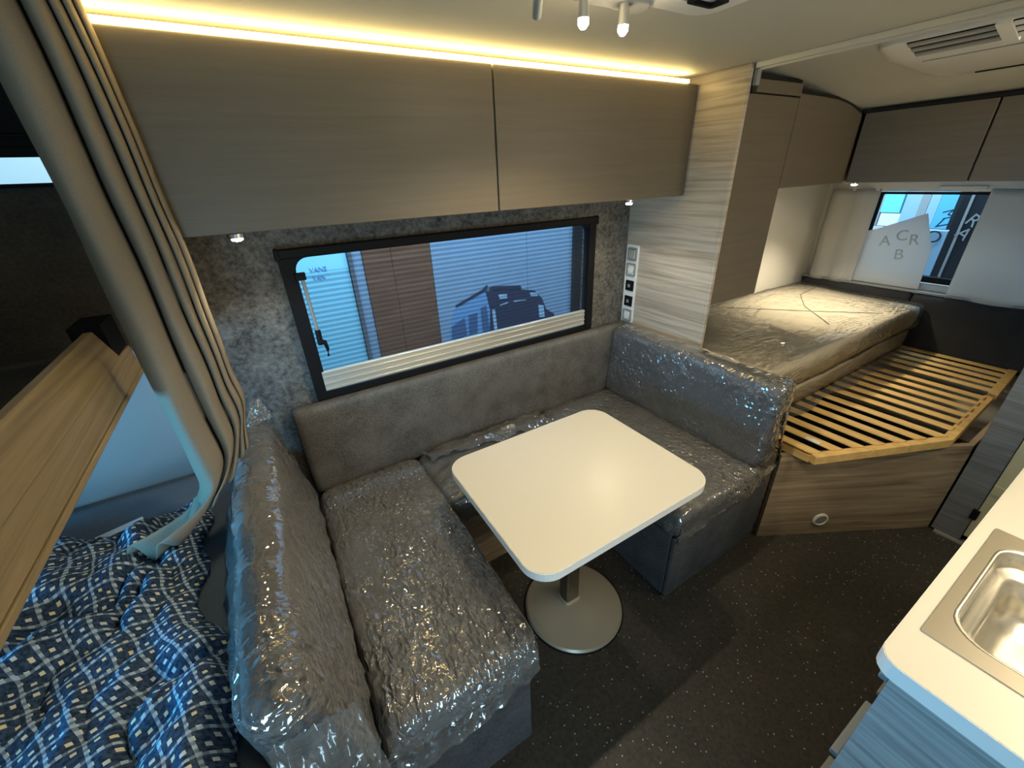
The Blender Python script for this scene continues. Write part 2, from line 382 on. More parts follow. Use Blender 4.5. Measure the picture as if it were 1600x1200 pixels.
def pillow(x0, x1, y0, y1, z0, z1, r=.03, res=.02, puff=.0, shape=None, grow=0, nz=0, nscale=8, seed=0, crease=0):
    """rounded, slightly stuffed block as one closed mesh"""
    h = Vector(((x1 - x0) / 2 + grow, (y1 - y0) / 2 + grow, (z1 - z0) / 2 + grow)); c = Vector(((x0 + x1) / 2, (y0 + y1) / 2, (z0 + z1) / 2)); r = r + grow
    n = [max(3, int(2 * h[i] / res)) for i in range(3)]
    m = MB(); idx = {}
    def V(i, j, k):
        key = (i, j, k)
        if key in idx: return idx[key]
        p = Vector([(-1 + 2 * q / n[a]) * h[a] for a, q in enumerate(key)])
        inn = Vector([max(-(h[a] - r), min(h[a] - r, p[a])) for a in range(3)]); d = p - inn
        if d.length > 1e-9:
            d = d.normalized(); q = inn + d * r
        else: q = p
        u = [q[a] / h[a] for a in range(3)]
        if puff:
            q += d * puff * (1 - u[0] ** 2 * (abs(d.x) < .7)) * (1 - u[1] ** 2 * (abs(d.y) < .7)) * (1 - u[2] ** 2 * (abs(d.z) < .7))
        if shape: q = shape(q + c, u) - c
        if nz:
            w_ = q + c; a = noise.turbulence(w_ * nscale + Vector((seed, seed * 2.3, 1)), 4, True)
            b = fbm(w_ * nscale * .5 + Vector((seed * 3, 0, 5)))
            q += d * (nz * abs(a - .55) * 1.6 + nz * .6 * b)
        idx[key] = len(m.v); m.v.append(tuple(q + c)); return idx[key]
    for a in range(3):
        b, cc = [(1, 2), (0, 2), (0, 1)][a]
        for side in (0, n[a]):
            for i in range(n[b]):
                for j in range(n[cc]):
                    def K(p, q):
                        k = [0, 0, 0]; k[a] = side; k[b] = p; k[cc] = q; return V(*k)
                    m.f.append((K(i, j), K(i + 1, j), K(i + 1, j + 1), K(i, j + 1)))
    return m
def text_mesh(name, body, size, mat, parent, matrix, extrude=.001):
    c = bpy.data.curves.new(name, 'FONT'); c.body = body; c.size = size; c.align_x = 'CENTER'; c.align_y = 'CENTER'; c.extrude = extrude
    t = bpy.data.objects.new(name, c); COL.objects.link(t)
    bpy.context.view_layer.update()
    me = bpy.data.meshes.new_from_object(t.evaluated_get(bpy.context.evaluated_depsgraph_get()))
    bpy.data.objects.remove(t); me.materials.clear(); me.materials.append(M[mat])
    o0 = Vector(ROOT[parent.name]); me.transform(Matrix.Translation(-o0) @ matrix)
    o = bpy.data.objects.new(name, me); COL.objects.link(o); o.parent = parent; ROOT[o.name] = tuple(o0); return o
def basis(loc, right, up, roll=0):
    r = Vector(right).normalized(); u = Vector(up).normalized(); f = r.cross(u)
    m = Matrix(((r.x, u.x, f.x, loc[0]), (r.y, u.y, f.y, loc[1]), (r.z, u.z, f.z, loc[2]), (0, 0, 0, 1)))
    return m @ Matrix.Rotation(math.radians(roll), 4, 'Z')

# ------------------------------------------------------------------ the shell
XL, XR, YB, YF, ZC = -1.30, 3.51, 1.63, -0.72, 1.935
struct('floor', MB().box((XL, YF, -.05), (XR, YB, 0)), 'floor', 'dark speckled vinyl floor of the caravan', 'floor')
mb = MB()
prof = [(XL, ZC), (1.745, ZC), (2.2, 1.892), (2.62, 1.832), (XR, 1.80), (XR, 2.05), (XL, 2.05)]
mb.prism(prof, YF, YB + .05, 'y')
struct('ceiling', mb, 'ceiling', 'cream textured ceiling sloping down over the bed', 'ceiling', smooth=False)
WIN1 = (.075, 1.425, .865, 1.40); WUP = (-1.15, -.30, 1.635, 1.88)
struct('wall_back', holed(XL, XR, 0, 2.0, YB, YB + .04, [WIN1, WUP], 'y'), 'wallfelt', 'mottled grey felt wall behind the dinette', 'wall')
BW = (.25, 1.30, .80, 1.20)
struct('wall_left', holed(YF, YB + .04, 0, 2.0, XL - .04, XL, [BW], 'x'), 'wallwhite', 'pale end wall of the bunk alcove', 'wall')
RW = (.28, 1.233, .909, 1.432)
struct('wall_right', holed(YF, YB + .04, 0, 1.9, XR, XR + .04, [RW], 'x'), 'wallwhite', 'white rear wall behind the bed', 'wall')
DOOR = (-.95, -.15, .02, 1.20)  # unseen opening, kept low so daylight misses the overhead cabinet
struct('wall_front', holed(XL, XR, 0, 2.0, YF - .04, YF, [DOOR], 'y'), 'wallwhite', 'kitchen side wall with the open entrance doorway', 'wall')
# white panel of the lower bunk and dark felt of the upper bunk, both on the long wall
struct('trim_1', MB().box((XL, YB - .008, .0), (-.30, YB, 1.17)), 'bunkwall', 'smooth pale wall panel of the lower bunk', 'wall panel')
struct('trim_2', MB().box((XL, YB - .012, 1.17), (-.30, YB, 1.63)), 'bunkfelt', 'dark brown felt panel below the high bunk window', 'wall panel')
struct('trim_3', MB().box((1.72, 1.525, .30), (XR, YB, 1.512)), 'wallwhite', 'white wall panel beside the bed mattresses', 'wall panel')

# window 1: black frame, screen, glass, rail, stay
win = thing('window_1', 'wide black framed dinette window with pleated screen', 'window', (.75, 1.60, .847)); win['kind'] = 'structure'
o_ = rrect(.050, 1.448, .847, 1.415, .006); i_ = rrect(.097, 1.408, .872, 1.384, .045)
obj('window_frame', frame_mb(o_, i_, 1.600, 1.64, 'y'), 'black', win, bevel=.003)
obj('blind_cassette', MB().box((.055, 1.588, 1.386), (1.445, 1.612, 1.418)), 'black', win, bevel=.006)
for sx in (.052, 1.446): obj('end_cap_or_shade', MB().box((sx - .008, 1.584, 1.382), (sx + .008, 1.612, 1.421)), 'black', win, bevel=.005)
obj('side_rail', MB().box((1.404, 1.59, .86), (1.444, 1.602, 1.39)), 'black', win, bevel=.003)
obj('window_pane', MB().box((.08, 1.645, .868), (1.42, 1.649, 1.396)), 'glass', win)
obj('fly_screen', MB().box((.275, 1.6165, .955), (1.41, 1.6172, 1.39)), 'screen', win)
obj('fly_screen', MB().box((.095, 1.6165, .955), (.275, 1.6172, 1.33)), 'screen', win)
rail = MB().box((.088, 1.598, .880), (1.396, 1.612, .962))
for z in (.889, .912, .938, .957): rail.box((.088, 1.594, z - .005), (1.396, 1.60, z + .004))
obj('blind_rail', rail, 'alu', win, bevel=.002)
st = obj('window_stay', MB().tube([(.109, 1.592, 1.325), (.113, 1.592, 1.12)], .006), 'grey_plastic', win, smooth=True, auto=40)
obj('bracket', MB().box((.088, 1.585, 1.312), (.122, 1.60, 1.338)), 'black', st, bevel=.003)
hd = MB().tube([(.113, 1.59, 1.13), (.112, 1.586, 1.09), (.112, 1.586, 1.075)], .010); hd.tube([(.112, 1.585, 1.09), (.126, 1.58, 1.085), (.130, 1.58, 1.055), (.127, 1.58, 1.028)], [.009, .008, .006, .005])
obj('handle', hd, 'black', st, smooth=True, auto=40)

# high window of the upper bunk (blind half down) and the lower bunk window
w2 = thing('window_2', 'high dark window above the upper bunk with bright gap', 'window', (-.72, 1.60, 1.62)); w2['kind'] = 'structure'
obj('window_frame', frame_mb(rrect(-1.20, -.28, 1.625, 1.92, .01), rrect(-1.16, -.31, 1.634, 1.90, .02), 1.605, 1.64, 'y'), 'black', w2)
obj('blind', MB().box((-1.17, 1.618, 1.712), (-.30, 1.622, 1.90)), 'black', w2)
obj('blind_rail', MB().box((-1.17, 1.608, 1.692), (-.30, 1.616, 1.714)).box((-1.17, 1.606, 1.735), (-.30, 1.618, 1.742)), 'black', w2, bevel=.002)
obj('window_pane', MB().box((-1.16, 1.645, 1.63), (-.31, 1.648, 1.89)), 'glass', w2)
w3 = thing('window_3', 'bunk window in the end wall', 'window', (XL, .775, .80)); w3['kind'] = 'structure'
obj('window_frame', frame_mb(rrect(.23, 1.32, .78, 1.22, .01), rrect(.27, 1.28, .82, 1.18, .03), XL - .02, XL + .02, 'x'), 'black', w3)

# ------------------------------------------------------------------ outside the dinette window: a showroom wall
sw = thing('display_wall', 'showroom wall of cyan, brown and blue panels outside the window', 'display wall', (1.0, 3.0, -.3))
pc = obj('panel', MB().box((-1.6, 3.0, -.3), (.503, 3.04, 1.6)), 'outcyan', sw)
obj('post', MB().box((.508, 2.98, -.3), (.535, 3.04, 2.4)), 'outgrey', sw)
obj('panel', MB().box((.537, 3.01, -.3), (.604, 3.04, 2.4)), 'outblue', sw)
obj('panel', MB().box((.607, 3.0, -.3), (.803, 3.04, 2.4)), 'outbrown', sw)
obj('panel', MB().box((.806, 3.0, -.3), (1.098, 3.04, 2.4)), 'outbrown', sw)
pb = obj('panel', MB().box((1.102, 3.0, -.3), (1.951, 3.04, 2.4)), 'outblue', sw)
obj('panel', MB().box((1.955, 3.0, -.3), (2.44, 3.04, 2.4)), 'outblue', sw)
obj('post', MB().box((2.44, 2.97, -.3), (2.80, 3.04, 2.4)), 'reardark', sw)
text_mesh('lettering', 'VANS', .042, 'printblue', sw, basis((.312, 2.998, 1.112), (1, 0, 0), (0, 0, 1)))
text_mesh('lettering', 'VAN', .038, 'printblue', sw, basis((.306, 2.998, 1.060), (1, 0, 0), (0, 0, 1)))
mur = thing('van_mural', 'printed mural of a blue camper van on the showroom wall', 'mural', (1.7, 2.996, .30))
def flat(name, polys, mat, y):
    m = MB()
    for p in polys:
        if sum(p[i][0] * p[(i + 1) % len(p)][1] - p[(i + 1) % len(p)][0] * p[i][1] for i in range(len(p))) < 0: p = p[::-1]
        m.prism(p, y, y + .003, 'y')
    return obj(name, m, mat, mur)
flat('van_side', [[(1.173, .20), (1.175, .40), (1.195, .56), (1.24, .67), (1.53, .775), (1.565, .60), (1.60, .20)]], 'printblue', 2.996)
flat('van_front', [[(1.525, .20), (1.565, .60), (1.535, .765), (1.62, .757), (1.89, .725), (2.02, .697), (2.105, .61), (2.15, .50), (2.24, .44), (2.26, .20)]], 'printdark', 2.994)
flat('roof_rack', [[(1.56, .79), (1.60, .80), (1.87, .765), (1.89, .735), (1.60, .765)]], 'printdark', 2.992)
flat('awning', [[(1.25, .70), (1.255, .685), (1.53, .775), (1.555, .80), (1.55, .822), (1.53, .81), (1.51, .79)]], 'printdark', 2.992)
for pl in ([(1.20, .53), (1.32, .585), (1.33, .44), (1.19, .40)], [(1.36, .595), (1.44, .605), (1.43, .44), (1.35, .43)], [(1.475, .64), (1.53, .65), (1.545, .42), (1.48, .40)]): flat('side_window', [pl], 'printmid', 2.992)
for pl in ([(1.65, .72), (1.735, .71), (1.735, .675), (1.66, .68)], [(1.97, .685), (2.05, .67), (2.055, .64), (1.98, .65)]): flat('headlight', [pl], 'printpale', 2.991)
flat('mirror', [[(2.06, .56), (2.12, .54), (2.13, .43), (2.07, .44)]], 'printpale', 2.991)
for pl in ([(1.66, .63), (1.74, .64), (1.74, .63), (1.66, .62)], [(1.80, .64), (1.93, .63), (1.93, .622), (1.80, .63)], [(1.58, .60), (1.61, .60), (1.63, .30), (1.60, .30)]): flat('trim_line', [pl], 'printpale', 2.991)
tag(obj('showroom_floor', MB().box((-6, -5, -.6), (9, 6, -.55)), 'outfloor'), 'dark showroom floor outside the caravan', 'floor', kind='structure')
tag(obj('display_board', MB().box((-2.4, 2.6, 1.0), (-.2, 2.64, 2.3)), 'palegreen'), 'pale green board outside the high bunk window', 'board')

# ------------------------------------------------------------------ rear window, curtains, view
wr = thing('window_4', 'rear window over the bed head with black lower frame', 'window', (3.50, .75, .91)); wr['kind'] = 'structure'
obj('window_frame', frame_mb(rrect(.252, 1.224, .920, 1.427, .01), rrect(.308, 1.21, .954, 1.415, .01), 3.487, 3.53, 'x'), 'black', wr)
obj('window_pane', MB().box((3.535, .27, .905), (3.538, 1.24, 1.44)), 'glass', wr)
obj('blind_box', MB().box((3.455, .187, 1.432), (3.497, 1.457, 1.507)), 'wallwhite', wr, bevel=.006)
obj('handle', MB().box((3.446, .738, 1.443), (3.455, .934, 1.462)), 'cream', wr, bevel=.004)
def wavy(y0, y1, z0, z1, x, amp, nw, seed):
    return MB().grid(lambda u, v: (x + amp * math.sin(u * nw * 2 * math.pi + seed + .6 * v) + .006 * noise.noise(Vector((u * 6, v * 3, seed))), y0 + (y1 - y0) * u, z0 + (z1 - z0) * v), 60, 14)
tag(obj('window_curtain', wavy(1.205, 1.471, .856, 1.446, 3.446, .010, 2.0, .3), 'netcurtain', smooth=True, thick=.002), 'narrow pale curtain at the left of the rear window', 'curtain', 'rear window curtains')
tag(obj('window_curtain', wavy(-.187, .719, .856, 1.446, 3.446, .007, 3.2, 1.7), 'netcurtain', smooth=True, thick=.002), 'wide pale curtain at the right of the rear window', 'curtain', 'rear window curtains')
sh = tag(obj('plastic_sheet', MB().prism([(1.224, 1.194), (1.224, .878), (.855, .878), (.864, 1.114), (.946, 1.316), (1.155, 1.217)][::-1], 3.467, 3.4685, 'x'), 'sheet'), 'milky plastic sheet with faint lettering hung over the rear window', 'sheet')
for ch, (y, z) in zip('ACRB', ((1.102, 1.142), (1.027, 1.180), (.962, 1.161), (1.009, 1.068))):
    text_mesh('lettering', ch, .088, 'letter_grey', sh, basis((3.4658, y, z), (0, -1, 0), (0, 0, 1), 8))
pane = thing('lettered_glass_door', 'dark glass showroom door with big letters behind the rear window', 'door', (4.4, .95, -.3))
obj('door_panel', MB().box((4.40, .30, -.3), (4.44, 1.045, 2.3)), 'reardark', pane)
obj('pale_panel', MB().box((4.395, 1.047, -.3), (4.44, 1.20, 1.12)), 'rearblue', pane)
obj('door_edge', MB().box((4.385, .985, -.3), (4.398, 1.0, 2.3)), 'letter_silver', pane)
for ch, y, z, s, mt, rl in (('O', 1.115, 1.075, .12, 'letter_dark', -20), ('V', 1.105, 1.165, .10, 'letter_dark', -50), ('M', 1.085, 1.235, .085, 'letter_dark', -70),
                            ('A', .96, 1.11, .11, 'letter_silver', -30), ('R', .94, 1.20, .11, 'letter_silver', -30), ('O', .86, 1.16, .14, 'letter_silver', -30), ('C', .86, 1.29, .14, 'letter_silver', -30)):
    text_mesh('lettering', ch, s, mt, pane, basis((4.383, y, z), (0, -1, 0), (0, 0, 1), rl))
rv = thing('showroom_glazing', 'showroom glazing of blue and pink panes behind the rear window', 'glazing', (5.2, 1.5, -.3))
obj('wall_panel', MB().box((5.2, .6, -.3), (5.24, 2.4, 1.045)), 'wallwhite', rv)
for y0, y1, z0, z1, mt in ((1.625, 1.77, 1.168, 2.0, 'rearcyan'), (1.61, 1.76, 1.05, 1.160, 'rearpink'), (1.50, 1.61, 1.05, 2.0, 'rearblue'), (1.44, 1.50, 1.05, 2.0, 'reargrey'), (1.372, 1.437, 1.05, 2.0, 'rearblue'), (1.262, 1.37, 1.05, 2.0, 'rearbright'), (1.77, 2.4, 1.05, 2.0, 'reargrey'), (.6, 1.26, 1.05, 2.0, 'reardark')):
    obj('pane', MB().box((5.2, y0, z0), (5.23, y1, z1)), mt, rv)

# ------------------------------------------------------------------ overhead cabinet over the dinette with its light strip
oc = thing('overhead_cabinet', 'long taupe overhead cabinet with glowing strip above the dinette window', 'cabinet', (.75, 1.47, 1.50))
obj('carcass', MB().box((-.235, 1.332, 1.505), (1.693, 1.625, 1.898)), 'taupe_second', oc)
obj('door', MB().box((-.235, 1.31, 1.500), (.7425, 1.33, 1.905)), 'taupe', oc, bevel=.0025)
obj('door', MB().box((.7475, 1.31, 1.500), (1.692, 1.33, 1.905)), 'taupe', oc, bevel=.0025)
obj('light_strip', MB().box((-.235, 1.306, 1.9055), (1.63, 1.328, 1.9165)), 'led', oc)
def puck(x, y, z, label, power, cone=130, blend=.5):
    t = thing('puck_light', label, 'lamp', (x, y, z), 'small round lights under the cabinets')
    obj('housing', MB().lathe([(.021, 0), (.021, -.010), (.017, -.012)], (x, y, z), 20), 'chrome', t, smooth=True, auto=40)
    obj('lens', MB().lathe([(.014, -.011), (.013, -.016), (.006, -.019)], (x, y, z), 16), 'bulb', t, smooth=True)
    light('puck_lamp', 'SPOT', (x, y, z - .03), power, WARM, (x, y - .02, z - 1), .02, spot=cone, blend=blend)
puck(-.035, 1.335, 1.498, 'small bright puck light under the left end of the overhead cabinet', 3.0)
puck(1.385, 1.335, 1.498, 'small bright puck light above the wall switches', 3.5)
puck(2.85, 1.125, 1.508, 'small bright puck light in the corner over the bed', 46, 108, .9)

# ------------------------------------------------------------------ ceiling spots
sb = thing('spotlight_bar', 'grey ceiling spotlight bar with two lit spots', 'lamp', (.66, .70, ZC))
obj('bar', MB().prism([(.62, .785), (.825, .782), (.846, .806), (.846, .838), (.62, .830)], 1.905, ZC, 'z'), 'grey_plastic', sb, bevel=.003)
def spot(x, y, on=True):
    k = obj('spot', MB().lathe([(.009, 0), (.010, -.022), (.011, -.034)], (x, y, 1.905), 18), 'alu' if on else 'grey_plastic', sb, smooth=True, auto=40)
    if on:
        obj('bulb', MB().lathe([(.010, -.032), (.0105, -.043), (.005, -.050)], (x, y, 1.905), 16), 'bulb', k, smooth=True)
        light('spot_lamp', 'SPOT', (x, y, 1.82), 15, WARM, (x + .05, y + .02, .7), .014, spot=150, blend=.7)
spot(.664, .80); spot(.770, .80)
tag(obj('reading_light', MB().tube([(.545, .775, 1.935), (.560, .80, 1.91), (.588, .85, 1.88)], [.008, .009, .010], 14), 'grey_plastic', smooth=True, auto=40), 'unlit dark spotlight head left of the two lit spots', 'lamp')
rh = thing('roof_hatch', 'white framed roof hatch at the top edge above the table', 'roof hatch', (.8, .56, ZC))
obj('frame', frame_mb(rrect(.58, 1.03, .30, .815, .05), rrect(.63, .985, .35, .765, .04), 1.915, 1.94, 'z'), 'white', rh, bevel=.006)
obj('blind', MB().box((.62, .34, 1.925), (.99, .775, 1.93)), 'grey_plastic', rh)
obj('handle', frame_mb(rrect(.90, .985, .71, .758, .01), rrect(.91, .975, .718, .75, .008), 1.910, 1.918, 'z'), 'black', rh)
light('kitchen_lamp', 'SPOT', (1.05, -.30, 1.62), 3.5, WARM, (1.05, -.12, .9), .03, spot=140, blend=.5)
kl = thing('kitchen_lamp_housing', 'small lamp over the sink', 'lamp', (1.05, -.30, 1.66))
obj('housing', MB().lathe([(.03, 0), (.03, -.02), (.02, -.025)], (1.05, -.30, 1.66), 20), 'chrome', kl)
obj('stem', MB().tube([(1.05, -.30, 1.66), (1.05, -.30, 1.93)], .008), 'chrome', kl)

# ------------------------------------------------------------------ wardrobe
wd = thing('wardrobe', 'tall wardrobe with pale striped wood side and brown front over the bed foot', 'wardrobe', (1.9, 1.36, .0))
obj('side_panel', MB().box((1.70, 1.115, 0), (1.715, 1.628, 1.934)), 'greywood', wd)
obj('edge_strip', MB().box((1.699, 1.100, 0), (1.718, 1.115, 1.934)), 'greywood', wd, bevel=.002)
obj('front_panel', MB().box((1.722, 1.102, 1.037), (2.070, 1.122, 1.846)), 'taupe_second', wd, bevel=.002)
obj('top_panel', MB().box((1.757, 1.098, 1.851), (2.070, 1.118, 1.893)), 'taupe_second', wd, bevel=.002)
obj('body', MB().box((1.716, 1.125, 1.042), (2.068, 1.626, 1.88)), 'taupe_second', wd)
obj('shadow_gap', MB().box((1.757, 1.104, 1.894), (2.068, 1.12, 1.908)), 'blackgap', wd)
tr = thing('curtain_track', 'pale ceiling curtain track in front of the bed', 'rail', (1.735, .4, 1.93))
obj('rail', MB().box((1.712, YF, 1.918), (1.722, 1.092, 1.935)).box((1.728, YF, 1.912), (1.742, 1.092, 1.935)), 'cream', tr, bevel=.002)
obj('end_bracket', MB().box((1.722, 1.085, 1.868), (1.745, 1.10, 1.918)), 'grey_plastic', tr, bevel=.002)

ac = thing('air_conditioner', 'white ceiling air conditioner with grey louvres over the bed', 'air conditioner', (2.1, .35, 1.90))
acp = [(1.79, 1.925), (1.80, 1.912), (1.925, 1.884), (2.35, 1.870), (2.42, 1.880), (2.45, 1.888)]
def acring(y, f):
    cxm = 2.10; return [(cxm + (x - cxm) * f, y, 1.935 + (z - 1.935) * min(1, f * 1.02)) for x, z in acp] + [(cxm + (2.45 - cxm) * f, y, 1.936), (cxm + (1.79 - cxm) * f, y, 1.936)]
obj('body', MB().loft([acring(.80, .55), acring(.785, .78), acring(.755, .93), acring(.715, 1.0), acring(-.30, 1.0)], True, True), 'ac_white', ac, smooth=True, auto=35)
def acs(f, y0, y1, w_, off, mat, name):
    x = 1.80 + .125 * f; z = 1.912 - .028 * f; 
    return obj(name, MB().prism([(x, z - off), (x + w_, z - .224 * w_ - off), (x + w_, z - .224 * w_ - off + .008), (x, z - off + .008)], y0, y1, 'y'), mat, ac)
acs(.06, .505, .690, .100, .0025, 'black', 'vent_slot'); acs(.06, -.25, .475, .100, .0025, 'black', 'vent_slot')
for y0, y1, mt in ((.507, .688, 'grey_plastic'), (-.25, .473, 'ac_white')):
    for f in (.08, .36, .64): acs(f, y0, y1, .016, .007, mt, 'louvre')
acs(.0, .475, .505, .118, .008, 'ac_white', 'divider')
obj('side_slot', MB().box((2.335, -.25, 1.8665), (2.343, .66, 1.872)), 'black', ac)
obj('seam', MB().box((1.985, -.25, 1.8795), (1.988, .70, 1.884)), 'grey_plastic', ac)

# switch panel on the wardrobe side
sp_ = thing('switch_panel', 'pale strip of five switches and sockets by the window', 'switch panel', (1.697, 1.575, .84))
obj('plate', MB().box((1.691, 1.535, .842), (1.70, 1.617, 1.262)), 'white', sp_, bevel=.002)
zs = [1.215, 1.135, 1.05, .965, .885]
for i, z in enumerate(zs):
    if i in (2, 3):
        k = obj('socket', MB().box((1.684, 1.545, z - .028), (1.692, 1.600, z + .028)), 'black', sp_, bevel=.003)
        obj('port', MB().box((1.681, 1.565, z - .008), (1.685, 1.580, z + .008)), 'grey_plastic', k)
    else:
        k = obj('switch' if i == 0 else 'socket', frame_mb(rrect(1.543, 1.604, z - .034, z + .034, .008), rrect(1.55, 1.597, z - .026, z + .026, .006), 1.684, 1.692, 'x'), 'grey_plastic', sp_, bevel=.001)
        if i == 0: obj('rocker', MB().prism([(1.552, z - .024), (1.595, z - .024), (1.595, z + .024), (1.552, z + .024)], 1.682, 1.69, 'x'), 'alu', k, bevel=.003)
        else: obj('disc', MB().tube([(1.691, 1.573, z), (1.683, 1.573, z)], .02, 20), 'white', k, bevel=.001)

# ------------------------------------------------------------------ overhead cabinets over the bed
so = thing('corner_cabinet', 'dark brown overhead cabinet with curved top edge beside the wardrobe', 'cabinet', (2.4, 1.36, 1.51))
top = [(2.075, 1.862), (2.29, 1.858), (2.40, 1.853), (2.46, 1.847), (2.52, 1.838), (2.57, 1.826), (2.62, 1.814), (2.655, 1.803)]
obj('front_panel', MB().prism([(2.076, 1.510), (2.655, 1.510)] + top[::-1], 1.102, 1.122, 'y'), 'taupe_second', so, bevel=.002)
obj('body', MB().prism([(2.076, 1.515), (3.49, 1.515), (3.49, 1.79), (2.655, 1.795)] + [(x, z - .008) for x, z in top[::-1]], 1.124, 1.625, 'y'), 'taupe_second', so)
obj('edge_seal', MB().tube([(x, 1.112, z + .006) for x, z in top], .008), 'blackgap', so)
rc = thing('rear_cabinet', 'dark overhead cabinet row across the rear of the bed', 'cabinet', (3.2, .4, 1.51))
ys = [1.094, .642, .19, -.26, -.70]
for a, b in zip(ys, ys[1:]): obj('door', MB().box((2.66, b + .003, 1.510), (2.68, a - .003, 1.808)), 'taupe_second', rc, bevel=.003)
obj('carcass', MB().box((2.683, -.70, 1.513), (3.49, 1.094, 1.80)), 'taupe_second', rc)
obj('edge_seal', MB().tube([(2.668, 1.10, 1.816), (2.668, -.70, 1.816)], .008), 'blackgap', rc)

# side window blind, headboard
tag(obj('window_blind', MB().box((2.08, 1.508, .70), (3.325, 1.522, 1.508)), 'wallwhite', bevel=.003), 'pale drawn blind on the wall between wardrobe and bed corner', 'blind')
hbd = thing('headboard', 'charcoal padded headboard at the rear of the bed', 'headboard', (3.47, .7, .45))
for y0, y1 in ((.868, 1.508), (.26, .862), (-.28, .254)): obj('pad', pillow(3.432, 3.498, y0, y1, .50, .853, .025, .03, .006), 'headboard', hbd, smooth=True)
obj('ledge', MB().box((3.447, -.3, .856), (3.507, 1.52, .873)), 'grey_plastic', hbd, bevel=.006)

# ------------------------------------------------------------------ bed
bb = thing('bed_box', 'wood bed base with slanted front and round latch', 'bed base', (2.6, .9, 0))
d = Vector((2.442 - 1.687, .213 - .640)); d.normalize(); nrm = Vector((-d.y, d.x)); nrm = -nrm  # outward (towards the aisle)
A_ = Vector((1.705, .63)); B_ = Vector((2.442, .213)); back = -nrm * .02
obj('front_panel', MB().prism([tuple(A_), tuple(B_), tuple(B_ + back), tuple(A_ + back)], .0, .440, 'z'), 'bedwood', bb)
obj('side_panel', MB().box((2.445, .215, .0), (3.49, .235, .482)), 'bedwood', bb)
obj('end_panel', MB().box((1.722, .655, .0), (1.738, 1.52, .48)), 'bedwood', bb)
sh2 = nrm * -.004
obj('upper_rail', MB().prism([tuple(A_ + back * .1), tuple(B_ + back * .1), tuple(B_ + back * 1.1), tuple(A_ + back * 1.1)], .443, .482, 'z'), 'bedwood', bb)
lc = Vector((1.953, .490)) + nrm * .001
def ring(r, off, n=24):
    return [(lc.x + nrm.x * off + d.x * r * math.cos(2 * math.pi * j / n), lc.y + nrm.y * off + d.y * r * math.cos(2 * math.pi * j / n), .091 + r * math.sin(2 * math.pi * j / n)) for j in range(n)]
lt = obj('latch', MB().loft([ring(.036, 0), ring(.036, .006), ring(.028, .009), ring(.026, .004)], True, True), 'white', bb, smooth=True, auto=50)
obj('button', MB().loft([ring(.024, .004), ring(.022, .007)], True, True), 'grey_plastic', lt)
sf = thing('slatted_frame', 'yellow pine slatted bed frame with angled foot corner', 'bed frame', (2.6, .9, .484))
P0, P1 = Vector((1.740, .523)), Vector((2.335, .266))
dd = (P1 - P0).normalized(); nn = Vector((dd.y, -dd.x))
def bar(name, a, b, wd_, z0, z1, parent, mat='pine'):
    a, b = Vector(a), Vector(b); t = (b - a).normalized(); s_ = Vector((-t.y, t.x)) * wd_
    return obj(name, MB().prism([tuple(a), tuple(b), tuple(b + s_), tuple(a + s_)], z0, z1, 'z'), mat, parent, bevel=.003)
bar('foot_rail', P0, P1, .033, .484, .5255, sf)
bar('side_rail', P1, (2.955, .283), .036, .487, .5255, sf)
bar('side_rail', (2.99, .278), (3.495, .303), .036, .493, .532, sf)
obj('side_rail', MB().box((1.74, 1.475, .484), (3.495, 1.505, .525)), 'pine', sf)
obj('cross_rail', MB().box((1.742, .545, .484), (1.775, 1.474, .516)), 'pine', sf)
obj('head_board', MB().box((3.452, .312, .517), (3.496, 1.50, .534)), 'pine', sf, bevel=.002)
slat_x = [1.740 + .0925 * i for i in range(7)] + [2.405 + .0935 * i for i in range(6)] + [3.003 + .0915 * i for i in range(5)]
for i, x in enumerate(slat_x):
    w_ = .046; foot = x < 2.30
    if foot:
        f = (x + w_ / 2 - P0.x) / (P1.x - P0.x); y0 = P0.y + f * (P1.y - P0.y) + .026
    else: y0 = .294 + .02 * (x - 2.35)
    obj('slat', MB().prism([(x, y0 + (.011 if foot else 0)), (x + w_, y0 - (.011 if foot else 0)), (x + w_, 1.492), (x, 1.492)], .5262, .5325, 'z'), 'pine', sf, bevel=.002)
obj('paper_label', MB().box((1.828, .56, .5327), (1.856, .615, .5332)), 'white', sf)
bw = MB()
tag(obj('bed_storage', MB().box((1.745, .70, .01), (3.48, 1.51, .02)), 'blackgap'), 'storage floor under the bed slats, blackened to stand for shade', 'storage')  # black colour stands for the deep shade below the slats

def mat_shape(q, u):
    q = q.copy(); q.z += .018 * max(0, u[1]) + .004 * math.sin(q.x * 5); return q
m1 = tag(obj('mattress', pillow(1.725, 3.36, .789, 1.495, .541, .669, .020, .045, .005), 'mattress', smooth=True), 'lower cream mattress of the pair stacked on the bed slats', 'mattress', 'wrapped mattresses')
m2 = tag(obj('mattress', pillow(1.725, 3.38, .780, 1.495, .678, .808, .020, .045, .007, mat_shape), 'mattress', smooth=True), 'upper cream mattress stacked on another against the wall', 'mattress', 'wrapped mattresses')
obj('plastic_wrap', pillow(1.725, 3.36, .789, 1.495, .541, .669, .020, .03, .005, None, .004, .004, 9, 3), 'wrap_mattress', m1, smooth=True)
obj('plastic_wrap', pillow(1.725, 3.40, .778, 1.495, .680, .808, .020, .025, .007, mat_shape, .009, .006, 8, 5), 'wrap_mattress', m2, smooth=True)
fl = MB().grid(lambda u, v: (1.96 + 1.35 * u, .783 - .055 * v - .012 * math.sin(u * 20) * v + .02 * noise.noise(Vector((u * 5, v * 2, 0))), .553 - .012 * v + .008 * noise.noise(Vector((u * 7, v * 3, 4)))), 80, 6)
obj('wrap_skirt', fl, 'wrap_mattress', m1, smooth=True)
